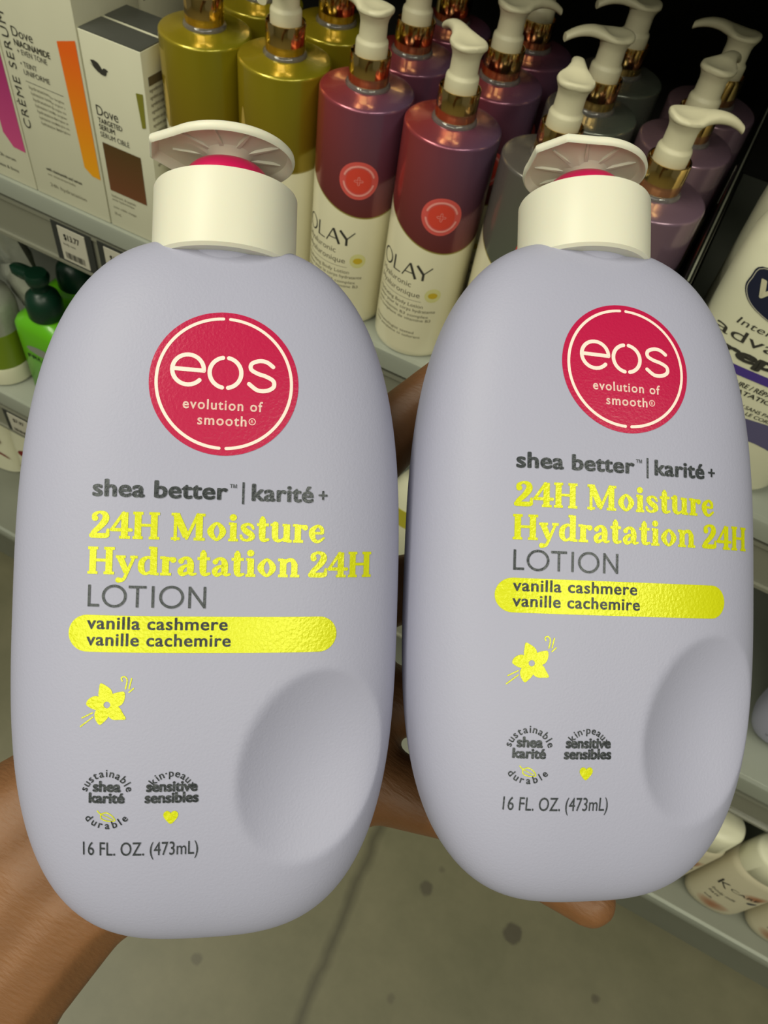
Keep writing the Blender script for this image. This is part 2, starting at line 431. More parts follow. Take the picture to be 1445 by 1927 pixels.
# ------------------------------------------------------------------ the setting
WZ = 1.25                       # camera height; shelf data below is given from the floor
S1, S2, S3 = .83, .50, .19      # shelf tops
def struct(name, vf, m, smooth=False):
    o = obj(name, vf, m, None, smooth); o['kind'] = 'structure'; return o
struct('floor', box(-3, 3, -3.2, 2.0, -.05, 0), M['floor'])
struct('reflection_wall', box(-3, 3, -3.2, -3.15, 0, 2.3), M['steel_dark'])  # unseen panel behind the camera, added to darken reflections in the gold collars
wb = struct('wall_back', box(-1.9, 1.9, .957, .985, 0, 2.1), M['backpanel'])

def shelf(name, label, x0, x1, y0, y1, top, lip, m=None, lipmat=None):
    t = thing(name, label, 'shelf', ((x0 + x1) / 2, y0, top))
    w2 = (x1 - x0) / 2
    obj('deck', box(-w2, w2, .004, y1 - y0, -.014, 0, .001), m or M['steel'], t)
    # rolled front rail
    P = [(0.0, -.001), (-.001, -.004), (-.0015, -lip * .30), (.004, -lip * .36), (.004, -lip), (.008, -lip), (.009, -lip * .3), (.010, -.003), (.006, 0)]
    V = []; F = []
    for sx in (-w2, w2):
        for (y, z) in P: V.append((sx, y, z))
    n = len(P)
    for i in range(n):
        k = (i + 1) % n; F.append((i, k, n + k, n + i))
    F.append(tuple(range(n - 1, -1, -1))); F.append(tuple(range(n, 2 * n)))
    obj('front_rail', (V, F), lipmat or M['steel'], t)
    return t
sh1 = shelf('store_shelf', 'grey metal shelf carrying the pump bottles and cartons', -1.578, 1.578, .447, .95, S1, .058)
sh2 = shelf('store_shelf', 'grey metal shelf below, carrying the green pump bottle', -1.578, 1.578, .440, .95, S2, .075)
base = shelf('store_shelf', 'lowest grey metal base shelf just above the floor', -1.578, 1.578, .400, .95, S3, .030, M['steel_dark'])
obj('kick_plate', box(-1.578, 1.578, .035, .045, -S3, -.014), M['steel_dark'], base)
shelf('store_shelf', 'unseen grey metal shelf added above the pump bottles to shade the back rows', -1.578, 1.578, .475, .95, 1.175, .025)  # out-of-view shelf, added and set low so it shades the back rows
for sx in (-1.6, 1.58):
    tag(obj('shelf_upright', box(sx, sx + .02, .43, .955, 0, 2.1), M['steel_dark']), 'steel end upright at the %s end of the shelving' % ('left' if sx < 0 else 'right'), 'upright')

# clear price channel strips hooked under the shelf rails
def channel(sh, z0, z1):
    top = sh.location.z
    obj('price_rail', join(box(-1.2, 1.2, .0015, .004, z0 - top, z1 - top), box(-1.2, 1.2, -.0005, .0015, z1 - .003 - top, z1 - top), box(-1.2, 1.2, -.0015, .0015, z0 - .001 - top, z0 + .0025 - top)), M['tagholder'], sh, False)
channel(sh1, .764, .808)
channel(sh2, .424, .468)
def price_tag(name, label, x, y, z0, w_, h, lines, frame=True):
    t = thing(name, label, 'price tag', (x, y, z0), 0)
    if frame: obj('tag_frame', box(-.0075, w_ + .0075, -.0015, 0, -.004, h + .003), M['tagdark'], t, False)
    obj('paper', box(0, w_, -.0022, -.0015, 0, h), M['tagpaper'], t, False)
    g = []
    for ln in lines: g.append(ln)
    obj('print', lay(join(*g), lambda u, v: (u, -.0025, v), 0), M['ink2'], t, False)
    return t
def barcode(x0, x1, z0, z1, n):
    r = random.Random(3); out = []
    for i in range(n):
        x = x0 + (x1 - x0) * i / n; out.append(rect2(x, x + (x1 - x0) / n * r.choice((.35, .6)), z0, z1))
    return join(*out)
price_tag('price_tag', 'white paper price tag in a dark frame below the orange-striped carton', -.515, .4475, .769, .031, .036,
          [words('$13.77', .006, .024, .024, .006, .02), words('body care', .004, .018, .018, .0022), barcode(.004, .027, .003, .010, 16)])
price_tag('price_tag', 'white paper price tag below the carton with the bird', -.462, .4475, .769, .031, .036,
          [words('$12.97', .006, .024, .024, .006, .02), barcode(.004, .027, .003, .010, 16)])
price_tag('price_tag', 'price tag on the lower shelf rail beside the left hand-held bottle', -.684, .4405, .429, .034, .034,
          [words('$7.97', .008, .026, .022, .006, .02), barcode(.004, .027, .003, .009, 14)])

# ------------------------------------------------------------------ lavender lotion bottle (held in the hand)
EA, EC, EP = .0490, .0262, 2.75
def zb(z): return (.0945, 2.85) if z > 0 else (.0872, 3.05)     # height and roundness above / below the middle
DC, DT = (.0255, -.0385), R(14)
def dent(x, z):
    dx, dz = x - DC[0], z - DC[1]
    u = dx * math.cos(DT) - dz * math.sin(DT); v = dx * math.sin(DT) + dz * math.cos(DT)
    q = (u / .0178) ** 2 + (v / .0245) ** 2
    if q >= 1: return 0
    return .0060 * (1 - q) ** 1.05
def ysurf(x, z):
    EB, EN = zb(z); r = (abs(x / EA) ** EN + abs(z / EB) ** EN) ** (1 / EN)
    if r >= 1: return 0
    return -EC * (1 - r ** EP) ** (1 / EP)
def lav_body():
    V = []; F = []; n = 256; ws = []
    NR = 150
    for j in range(1, NR):
        ws.append(-math.pi / 2 + math.pi * j / NR)
    # denser around the front
    V.append((0, -EC, 0))
    for w_ in ws:
        q = 1 / (abs(math.cos(w_)) ** EP + abs(math.sin(w_)) ** EP) ** (1 / EP)
        y = math.sin(w_) * q * EC; k = math.cos(w_) * q
        for i in range(n):
            a = 2 * math.pi * i / n; EB, EN = zb(math.sin(a)); r = 1 / (abs(math.cos(a) / EA) ** EN + abs(math.sin(a) / EB) ** EN) ** (1 / EN)
            x, z = k * r * math.cos(a), k * r * math.sin(a)
            V.append((x, y + (dent(x, z) if y < 0 else 0), z))
    V.append((0, EC, 0)); L = len(V) - 1
    for i in range(n):
        k = (i + 1) % n; F.append((0, 1 + i, 1 + k)); b = 1 + (NR - 2) * n; F.append((b + i, L, b + k))
    for j in range(NR - 2):
        for i in range(n):
            k = (i + 1) % n; p = 1 + j * n; F.append((p + i, p + n + i, p + n + k, p + k))
    return V, F
def on_lav(eps): return lambda u, v: (u, ysurf(u, v) + dent(u, v) - eps, v)

mm = .001
def lav_prints():
    P = {}
    cx, cz = 1.9, 53.8
    P['badge'] = [disc2(cx, cz, 17.5, 96, 14)]
    ring = []
    for a0, a1 in ((93, 267), (-87, 87)):
        ring.append(stroke([(cx + 15.8 * math.cos(R(a0 + (a1 - a0) * t / 48)), cz + 15.8 * math.sin(R(a0 + (a1 - a0) * t / 48)), .75) for t in range(49)], 1))
    lo = []
    def arc(ox, oy, r, a0, a1, w_, n=28, ry=None):
        ry = ry or r
        return [(ox + r * math.cos(R(a0 + (a1 - a0) * t / n)), oy + ry * math.sin(R(a0 + (a1 - a0) * t / n)), w_) for t in range(n + 1)]
    W = 1.0
    ex, ez = cx - 8.6, cz + 2.7
    lo.append(stroke([(ex - 3.5, ez + .15, W), (ex + 3.55, ez - .1, W)] , 0))
    lo.append(stroke(arc(ex, ez, 3.65, -2, 318, W), 1))
    ox, oz = cx + .1, cz + 2.4
    lo.append(stroke(arc(ox, oz, 3.7, 101, 259, W), 1)); lo.append(stroke(arc(ox, oz, 3.7, -79, 79, W), 1))
    sx, sz = cx + 8.6, cz + 2.2
    lo.append(stroke([(sx + 2.7, sz + 2.35, W), (sx + 1.2, sz + 3.4, W), (sx - .6, sz + 3.6, W), (sx - 2.4, sz + 2.8, W), (sx - 2.5, sz + 1.4, W), (sx - .9, sz + .45, W), (sx + 1.0, sz - .1, W), (sx + 2.8, sz - 1.1, W), (sx + 2.9, sz - 2.6, W), (sx + 1.3, sz - 3.6, W), (sx - .9, sz - 3.6, W), (sx - 2.9, sz - 2.2, W)], 6))
    lo.append(words('evolution of', cx - 9.5, cx + 9.1, cz - 6.6, 2.35, .018, 1.15))
    lo.append(words('smooth', cx - 6.0, cx + 5.4, cz - 10.3, 2.35, .018, 1.15))
    lo.append(stroke(arc(cx + 6.7, cz - 9.1, .75, 0, 360, .16, 20), 1, True)); lo.append(words('R', cx + 6.4, cx + 7.05, cz - 9.5, .8, .01))
    P['blush'] = ring + lo
    P['foil'] = [serif('24H Moisture', -27.7, 26.8, 16.3, 6.1), serif('Hydratation 24H', -27.8, 39.0, 8.0, 6.1)]
    # flower
    fx, fz = -22.4, -22.2
    petals = []
    for a, L in ((104, 5.2), (35, 4.9), (-40, 5.4), (-112, 4.9), (176, 4.7)):
        c, s = math.cos(R(a)), math.sin(R(a))
        out = [(.75, -.9), (2.0, -1.75), (3.3, -1.65), (4.4, -.75), (L, .35), (3.9, .95), (2.8, 1.35), (1.6, 1.35), (.75, .9)]
        petals.append(poly2([(fx + x * c - y * s, fz + x * s + y * c) for x, y in cr(out, 3)]))
    petals.append(disc2(fx, fz, 1.9, 40, 3, .75))
    P['flower'] = petals + [stroke([(fx + 3.3, fz + 5.6, .3), (fx + 3.1, fz + 6.3, .3), (fx + 3.8, fz + 6.6, .3), (fx + 4.4, fz + 5.8, .3), (fx + 4.1, fz + 3.8, .3)]), stroke([(fx + 5.4, fz + 6.2, .3), (fx + 4.9, fz + 3.9, .3)]), stroke([(fx + 5.9, fz + 3.9, .3), (fx + 4.9, fz + 3.0, .3)]),
        stroke([(fx - 5.6, fz - 3.2, .28), (fx - 3.2, fz - 1.9, .28)]), stroke([(fx - 5.9, fz - 5.2, .28), (fx - 3.1, fz - 2.9, .28)])]
    P['marks'] = []
    hx, hz = -7.4, -48.8
    P['marks'] += [poly2([(hx + 1.05 * x, hz + 1.05 * y) for x, y in cr([(0, -1.6), (1.1, -.6), (1.6, .3), (1.45, 1.1), (.8, 1.45), (.15, 1.15), (0, .8), (-.15, 1.15), (-.8, 1.45), (-1.45, 1.1), (-1.6, .3), (-1.1, -.6)], 3, True)])]
    lx, lz = -22.1, -48.4
    P['leaf'] = [stroke([(lx - 2, lz + 1.2, .26), (lx - 1.2, lz + .5, .26), (lx, lz + .8, .26), (lx + 1.3, lz + .1, .26), (lx + 2, lz - 1.1, .26), (lx + .2, lz - 1.2, .26), (lx - 1.1, lz - .6, .26), (lx - 1.2, lz + .4, .26)]), stroke([(lx - 1, lz + .3, .2), (lx + 1.5, lz - .9, .2)])]
    # rounded band
    x0, x1, zc, h = -31.7, 30.4, -5.8, 4.25
    out = [(x0 + h + h * math.cos(R(a)), zc + h * math.sin(R(a))) for a in range(90, 271, 10)] + [(x1 - h + h * math.cos(R(a)), zc + h * math.sin(R(a))) for a in range(-90, 91, 10)]
    P['band'] = [poly2(out)]
    D = []; T = []; Sc = []; S1_ = []; S2_ = []; Vo = []
    D.append(words('shea better', -27.3, 3.5, 26.0, 3.8, .035, 1.04)); D.append(words('™', 3.9, 5.5, 28.0, 1.6, 0))
    D.append(rect2(6.8, 7.3, 25.0, 30.2)); D.append(words('karité', 9.0, 23.8, 26.0, 3.8, .035, 1.04)); D.append(words('+', 25.0, 27.2, 26.2, 3.0, .02))
    # thin LOTION
    L0, LH, t = .4, 5.0, .6
    xs = -27.5
    T += [rect2(xs, xs + t, L0, L0 + LH), rect2(xs, xs + 2.6, L0, L0 + t)]
    T += [stroke(arc(xs + 6.0, L0 + LH / 2, 2.5, 0, 360, t, 40, 2.35), 1, True)]
    T += [rect2(xs + 9.2, xs + 13.2, L0 + LH - t, L0 + LH), rect2(xs + 10.9, xs + 11.5, L0, L0 + LH)]
    T += [rect2(xs + 14.4, xs + 15.0, L0, L0 + LH)]
    T += [stroke(arc(xs + 18.9, L0 + LH / 2, 2.5, 0, 360, t, 40, 2.35), 1, True)]
    T += [rect2(xs + 22.7, xs + 23.3, L0, L0 + LH), rect2(xs + 26.1, xs + 26.7, L0, L0 + LH), stroke([(xs + 23.0, L0 + LH - .2, t), (xs + 26.4, L0 + .2, t)], 0, caps=False)]
    Sc += [words('vanilla cashmere', -27.5, 4.4, -4.7, 2.8, .022, 1.08), words('vanille cachemire', -27.5, 5.2, -8.5, 2.8, .022, 1.08)]
    S1_ += [arcwords('sustainable', -22.0, -43.6, 4.6, 1.75, 168, 12, False, .012), arcwords('durable', -22.0, -45.2, 4.6, 1.75, 216, 324, True, .012), words('shea', -25.2, -18.8, -42.5, 2.4, .045), words('karité', -26.1, -17.9, -45.2, 2.3, .045)]
    S2_ += [arcwords('skin·peaux', -7.4, -43.6, 4.6, 1.75, 160, 20, False, .012), words('sensitive', -13.1, -1.4, -42.5, 2.4, .045), words('sensibles', -13.4, -1.1, -45.2, 2.4, .045)]
    Vo.append(words('16 FL. OZ. (473mL)', -27.4, -1.0, -58.2, 3.3, .0))
    P['claim'] = D; P['lotion'] = T; P['scent'] = Sc; P['seal_a'] = S1_; P['seal_b'] = S2_; P['volume'] = Vo
    S = lambda lst: (lambda g: ([(v[0] * mm, v[1] * mm) for v in g[0]], g[1]))(join(*lst))
    return {k: S(v) for k, v in P.items()}
PR = lav_prints()
def ring_shell(r0, r1, z0, z1, n=96, bev=.0008):
    return lathe([(r0, z1 - .004), (r0, z1 - bev), (r0 + bev * .6, z1), (r1 - bev, z1), (r1 - bev * .3, z1 - bev * .3), (r1, z1 - bev), (r1, z0 + bev), (r1 - bev, z0), (r0, z0)], n, cap=False)
def head_outline(n=160):
    """round push head with a short flat-ended spout along -x"""
    r = .0179; pts = []
    for i in range(n):
        a = 2 * math.pi * i / n; x, y = math.cos(a), math.sin(a)
        # ray / shape union: circle or wedge to the spout face at x=-.0208, half width .0062
        rho = r
        if x < 0:
            k = .0204 / -x
            if abs(k * y) <= .0048: rho = max(rho, k)
            else:
                # tangent edge from spout corner to circle
                cx, cy = -.0204, .0048 * (1 if y > 0 else -1)
                tx, ty = -.0140, .01115 * (1 if y > 0 else -1)
                den = x * (ty - cy) - y * (tx - cx)
                if abs(den) > 1e-9:
                    t = (cx * (ty - cy) - cy * (tx - cx)) / den
                    s = (cx + 0) and ((t * x - cx) / (tx - cx) if abs(tx - cx) > 1e-9 else 0)
                    if t > rho and 0 <= s <= 1: rho = t
        pts.append((rho * x, rho * y))
    return pts
def push_head():
    o = head_outline(); n = len(o); V = []; F = []
    # from underside centre hub outward, round the lip, over the top
    rings = [(.24, .0014), (.30, .0020), (.45, .0030), (.70, .0036), (.88, .0032), (.92, .0020), (.94, .0012), (.965, .0009), (.99, .0013), (1.0, .0020), (.99, .0029), (.96, .0034), (.8, .0046), (.5, .0056), (.2, .0060), (.02, .0061)]
    for k, z in rings:
        for x, y in o: V.append((x * k, y * k, z))
    for j in range(len(rings) - 1):
        for i in range(n):
            k = (i + 1) % n; F.append((j * n + i, (j + 1) * n + i, (j + 1) * n + k, j * n + k))
    F.append(tuple(range(n))); F.append(tuple((len(rings) - 1) * n + i for i in range(n - 1, -1, -1)))
    parts = [(V, F)]
    for a in range(10, 370, 40):     # radial ribs under the head
        c, s = math.cos(R(a)), math.sin(R(a))
        q = [(.0060, .0022), (.0146, .0031), (.0146, .0042), (.0060, .0036)]
        vv = []
        for sg in (-1, 1):
            for (r_, z) in q:
                sd = sg * (.0011 if r_ < .01 else .0003) * (.5 if z < .0033 else 1)
                vv.append((r_ * c - sd * s, r_ * s + sd * c, z))
        parts.append((vv, [(3, 2, 1, 0), (4, 5, 6, 7), (0, 1, 5, 4), (1, 2, 6, 5), (2, 3, 7, 6), (3, 0, 4, 7)]))
    return join(*parts)

def make_lavender(label, rot):
    t = thing('lotion_bottle', label, 'lotion bottle')
    body = obj('body', lav_body(), M['lavender'], t, angle=60)
    obj('round_badge', lay(PR['badge'], on_lav(.00010), .003), M['crimson'], t)
    bd = t.children[-1] if t.children else None
    badge = [c for c in bpy.data.objects if c.parent == t and c.name.startswith('round_badge')][0]
    lt = obj('badge_lettering', lay(PR['blush'], on_lav(.00020), .003), M['blush'], badge)
    obj('yellow_lettering', lay(PR['foil'], on_lav(.00012), .003), M['foil'], t)
    obj('yellow_band', lay(PR['band'], on_lav(.00009), .002), M['foil'], t)
    for nm, key in (('flower_print', 'flower'), ('heart_print', 'marks'), ('leaf_print', 'leaf')): obj(nm, lay(PR[key], on_lav(.00012), .002), M['foil'], t)
    for nm, key in (('claim_lettering', 'claim'), ('product_lettering', 'lotion'), ('scent_lettering', 'scent'), ('round_seal_print', 'seal_a'), ('round_seal_print', 'seal_b'), ('volume_lettering', 'volume')):
        obj(nm, lay(PR[key], on_lav(.00018), .003), M['ink'], t)
    obj('neck', lathe([(.0150, .0800), (.0150, .0940)], 64), M['lavender'], t)
    obj('cap_collar', ring_shell(.0120, .0189, .0884, .1082), M['cream'], t)
    nk = obj('pump_dome', lathe([(.0119, .1040), (.0117, .1100), (.0112, .1120), (.0104, .1138), (.0092, .1150), (.0074, .1158), (.0056, .1162), (.0048, .1164)], 64), M['dome'], t, angle=60)
    ph = obj('push_head', push_head(), M['cream'], t)
    ph.location = (0, 0, .1164); ph.rotation_euler = (0, 0, R(rot))
    obj('head_stem', lathe([(.0048, .1158), (.0046, .1170), (.0060, .1185), (.0080, .1196)], 48), M['cream'], t)
    return t
LW = ((0.84641, -0.33488, -0.41407, -0.06912), (0.53151, 0.48285, 0.69596, 0.08159), (-0.03313, -0.80914, 0.58668, 1.0665))
RW = ((0.85408, -0.31065, -0.41719, 0.01407), (0.51776, 0.43108, 0.73898, 0.13826), (-0.04972, -0.84715, 0.52902, 1.07206))
bl = make_lavender('lavender pump lotion bottle held on the left, its front square to the viewer', 6)
br = dup(bl); br['label'] = 'lavender pump lotion bottle held on the right, turned slightly to the right'
for c in kids(br):
    if c.name.startswith('push_head'): c.rotation_euler = (0, 0, R(40))
bl.matrix_world = Matrix([list(r) for r in LW] + [[0, 0, 0, 1]])
br.matrix_world = Matrix([list(r) for r in RW] + [[0, 0, 0, 1]])
b3 = dup(bl); b3.matrix_world = Matrix.Translation((.321, .502, S2 + .0872))
b3['label'] = 'lavender lotion bottle standing on the lower shelf at the right edge'

# ------------------------------------------------------------------ the hand and forearm holding both
CH = {
'arm_a':[(-0.1648, -0.1698, 0.8461, 0.036), (-0.1271, -0.0528, 0.9312, 0.031), (-0.1137, -0.014, 0.9597, 0.026), (-0.1056, 0.0165, 0.9798, 0.0225), (-0.0902, 0.0457, 0.9933, 0.018)],
'arm_b':[(-0.1158, -0.1817, 0.8196, 0.036), (-0.0949, -0.056, 0.9212, 0.028), (-0.0871, -0.016, 0.9519, 0.022), (-0.079, 0.0146, 0.972, 0.021), (-0.0643, 0.0368, 0.9807, 0.019)],
'arm_c':[(-0.1405, -0.1760, 0.8325, 0.038), (-0.1110, -0.0545, 0.9260, 0.0315), (-0.1004, -0.0150, 0.9555, 0.0255), (-0.0923, 0.0155, 0.9760, 0.0225), (-0.0775, 0.0412, 0.9870, 0.0190)],
'm1':[(-0.0857, 0.0388, 0.9872, 0.018), (-0.066, 0.1369, 1.0455, 0.0135)],
'm12':[(-0.0797, 0.0388, 0.9858, 0.018), (-0.0557, 0.1276, 1.0339, 0.0125)],
'm2':[(-0.0752, 0.0381, 0.9842, 0.018), (-0.0453, 0.1231, 1.0256, 0.0135)],
'm23':[(-0.0707, 0.0373, 0.9826, 0.018), (-0.0364, 0.1122, 1.0182, 0.0125)],
'm3':[(-0.0684, 0.037, 0.9818, 0.018), (-0.0256, 0.1035, 1.0093, 0.013)],
'm34':[(-0.0662, 0.0366, 0.981, 0.018), (-0.0214, 0.0912, 1.0045, 0.0125)],
'm4':[(-0.0639, 0.0362, 0.9802, 0.018), (-0.0353, 0.0606, 0.9908, 0.016), (-0.0147, 0.0815, 1.0009, 0.0145)],
'pinky':[(-0.0147, 0.0815, 1.0009, 0.0135), (0.0156, 0.0876, 0.9981, 0.0098), (0.0414, 0.0850, 0.9975, 0.0090), (0.0622, 0.0838, 0.9996, 0.0084)],
'ring':[(-0.0256, 0.1035, 1.0093, 0.0125), (0.0047, 0.1155, 1.0082, 0.0105), (0.0287, 0.1224, 1.0099, 0.0092), (0.0454, 0.1271, 1.0118, 0.0082)],
'middle':[(-0.0453, 0.1231, 1.0256, 0.013), (-0.0157, 0.1479, 1.0339, 0.0105), (0.0064, 0.1647, 1.0432, 0.0092), (0.0211, 0.176, 1.0503, 0.0083)],
'index':[(-0.0681, 0.1372, 1.0437, 0.013), (-0.0561, 0.1723, 1.0636, 0.0115), (-0.0459, 0.1938, 1.0766, 0.0095), (-0.0386, 0.2039, 1.0847, 0.0085)],
'thumb':[(-0.0827, 0.0434, 0.9898, 0.0185), (-0.105, 0.0633, 1.012, 0.0145), (-0.1101, 0.0902, 1.0351, 0.0115), (-0.1094, 0.1144, 1.056, 0.0098)]}
def build_hand():
    bm = bmesh.new()
    for ch in CH.values():
        for (a, b) in zip(ch[:-1], ch[1:]):
            d = math.dist(a[:3], b[:3]); n = max(2, int(d / .0028))
            for i in range(n + 1):
                t = i / n; p = [a[k] + (b[k] - a[k]) * t for k in range(4)]
                bmesh.ops.create_icosphere(bm, subdivisions=2, radius=p[3], matrix=Matrix.Translation(p[:3]))
    me = bpy.data.meshes.new('h'); bm.to_mesh(me); bm.free()
    o = bpy.data.objects.new('h', me); col.objects.link(o)
    r = o.modifiers.new('r', 'REMESH'); r.mode = 'VOXEL'; r.voxel_size = .0014
    s = o.modifiers.new('s', 'SMOOTH'); s.iterations = 10; s.factor = .6
    ev = o.evaluated_get(bpy.context.evaluated_depsgraph_get())
    m2 = bpy.data.meshes.new_from_object(ev); m2.name = 'person'
    bpy.data.objects.remove(o)
    m2.materials.clear(); m2.materials.append(M['skin'])
    m2.polygons.foreach_set('use_smooth', [True] * len(m2.polygons))
    p = bpy.data.objects.new('person', m2); col.objects.link(p)
    tag(p, 'bare tan forearm and open hand holding two lavender bottles from behind', 'person')
build_hand()

# ------------------------------------------------------------------ slim cylinder pump bottles on the shelf
BR = .0325; BH = .1745
def on_cyl(eps, r=BR): return lambda u, v: ((r + eps) * math.sin(u / r), -(r + eps) * math.cos(u / r), v)
def deg(a): return R(a) * BR
def olay_text():
    D = []
    a0, a1 = deg(-52), deg(30)
    W = a1 - a0; H = .0118; z = .0735; t = .0016
    # thin capitals O L A Y drawn as strokes
    D.append(stroke([(a0 + .0062 + .0056 * math.cos(R(k)), z + H / 2 + .0058 * math.sin(R(k)), .0008 + .0007 * abs(math.cos(R(k)))) for k in range(0, 360, 10)], 1, True))
    x = a0 + .0152
    D += [stroke([(x, z + H, t), (x, z, t)], 0, caps=False), stroke([(x, z + .0005, .0009), (x + .0065, z + .0005, .0009)], 0, caps=False)]
    x = a0 + .0235
    D += [stroke([(x, z, .0009), (x + .0055, z + H, .0009)], 0, caps=False), stroke([(x + .0055, z + H, .0020), (x + .0110, z, .0020)], 0, caps=False), stroke([(x + .002, z + .004, .0008), (x + .009, z + .004, .0008)], 0, caps=False)]
    x = a0 + .0345
    D += [stroke([(x, z + H, .0020), (x + .0055, z + .0055, .0020)], 0, caps=False), stroke([(x + .0115, z + H, .0009), (x + .0055, z + .0055, .0009)], 0, caps=False), stroke([(x + .0055, z, .0018), (x + .0055, z + .006, .0018)], 0, caps=False)]
    l = deg(-50)
    S = []
    S += [words('Hyaluronic', l, deg(5), .0655, .0045, .0), words('Hyaluronique', l, deg(19), .0580, .0045, .0)]
    S += [rect2(l, deg(22), .0545, .0548)]
    S += [words('Hydrating Body Lotion', l, deg(26), .0490, .0030, .0), words('Lotion pour le corps hydratante', l, deg(44), .0447, .0028, .0),
          words('with vitamin B3 complex', l, deg(36), .0400, .0025, .0), words('au complexe de vitamine B3', l, deg(40), .0362, .0025, .0)]
    S += [words('Dermatologist tested', l, deg(20), .0235, .0024, .0), words('Sans parabène ni colorant', l, deg(30), .0198, .0024, .0)]
    return D, S
OT, OS = olay_text()
def spout():
    """concave topped press head with a tapering curved spout along +x"""
    n = 16; V = []; F = []
    # path of spout section centres: x, z, half width, half height
    P = [(-.0118, .0010, .0010, .0010), (-.0105, .0006, .0060, .0022), (-.007, .0002, .0098, .0028), (0, 0, .0116, .0030), (.006, .0002, .0103, .0030), (.011, .0010, .0070, .0032), (.017, .0018, .0048, .0032), (.024, .0012, .0040, .0029), (.030, -.0008, .0036, .0026), (.0345, -.0034, .0032, .0024)]
    P = cr(P, 4)
    for (x, z, hw, hh) in P:
        for i in range(n):
            a = 2 * math.pi * i / n
            ex = 2.6; rr = 1 / (abs(math.cos(a)) ** ex + abs(math.sin(a)) ** ex) ** (1 / ex)
            y = hw * rr * math.cos(a); zz = z + hh * rr * math.sin(a)
            if x < .010 and math.sin(a) > .2:      # thumb hollow
                q = math.hypot(x, y) / .0098
                if q < 1: zz -= .0022 * (1 - q * q)
            V.append((x, y, zz))
    m_ = len(P)
    for j in range(m_ - 1):
        for i in range(n):
            k = (i + 1) % n; F.append((j * n + i, j * n + k, (j + 1) * n + k, (j + 1) * n + i))
    F.append(tuple(range(n - 1, -1, -1))); F.append(tuple((m_ - 1) * n + i for i in range(n)))
    return V, F
def make_pump_bottle(film, label, badge=True):
    t = thing('pump_bottle', label, 'lotion bottle')
    obj('body', lathe([(.0285, 0), (.0312, .0006), (.0322, .003), (BR, .006), (BR, BH - .0020), (.0323, BH - .0009), (.0317, BH - .0002), (.0305, BH + .0002), (.024, BH + .0010), (.0165, BH + .0020), (.0148, BH + .0026)], 96), M[film], t, angle=50)
    obj('neck', lathe([(.0150, BH + .0015), (.0152, BH + .0032), (.0144, BH + .0046), (.0135, BH + .0052)], 48), M['clear'], t)
    cb = BH + .0046
    obj('gold_collar', lathe([(.0128, cb), (.0134, cb + .0004), (.0136, cb + .001), (.0136, cb + .0178), (.0133, cb + .0186), (.0128, cb + .0187), (.0122, cb + .0184), (.0120, cb + .0150), (.0105, cb + .0148)], 64), M['gold'], t, angle=30)
    zb = cb + .0150
    obj('pump_stem', lathe([(.0104, zb), (.0106, zb + .004), (.0106, zb + .0095), (.0102, zb + .0108), (.0092, zb + .0118), (.0089, zb + .0130), (.0088, zb + .021), (.0094, zb + .024), (.0106, zb + .0262), (.0112, zb + .0275)], 48), M['pump'], t, angle=50)
    h = obj('pump_head', spout(), M['pump'], t, angle=50); h.location = (0, 0, zb + .0285)
    if film != 'film_olive':
        cxy = (deg(26.5), .1262)
        b_ = obj('round_sticker', lay(disc2(cxy[0], cxy[1], .0140, 64, 8, ry=.0140), on_cyl(.00012), .004), mat('coral_sticker', (206, 84, 78), .4), t)
        obj('sticker_centre', lay(disc2(cxy[0], cxy[1], .0092, 48, 5), on_cyl(.00022), .004), mat('coral_centre', (206, 66, 50), .4), b_)
        rg = [stroke([(cxy[0] + .0108 * math.cos(R(a)), cxy[1] + .0108 * math.sin(R(a)), .0014) for a in range(s, e, 8)], 1) for s, e in ((18, 170), (192, 350))]
        rg.append(stroke([(cxy[0] + (.0020 + .0012 * math.cos(R(4 * a))) * math.cos(R(a)), cxy[1] + (.0020 + .0012 * math.cos(R(4 * a))) * math.sin(R(a)), .0003) for a in range(0, 360, 10)], 1, True))
        obj('sticker_print', lay(join(*rg), on_cyl(.00030), .004), mat('coral_light_print', (226, 148, 140), .4), b_)
    obj('brand_lettering', lay(join(*OT), on_cyl(.00012), .003), M['ink2'], t)
    obj('small_print', lay(join(*OS), on_cyl(.00012), .004), mat('olive_grey_ink', (104, 98, 78), .6), t)
    if film != 'film_olive':
        y_ = obj('yellow_dot', lay(disc2(deg(36), .0612, .0036, 32, 3, ry=.0026), on_cyl(.0002), .004), mat('amber_print', (196, 168, 40), .5), t)
        obj('dot_halo', lay(disc2(deg(36), .0612, .0062, 32, 3), on_cyl(.0001), .004), mat('pale_yellow_print', (208, 204, 140), .5), y_)
    else:
        o_ = obj('leaf_swirl', lay(join(poly2([(deg(-31) + .0035 * x, .128 + .018 * y) for x, y in cr([(0, -1), (.9, -.4), (1, .3), (.1, 1), (-.7, .3), (-.8, -.5)], 4, True)])), on_cyl(.00012), .003), mat('pale_gold_print', (176, 150, 74), .4), t)
    return t
protos = {}
seen = {}
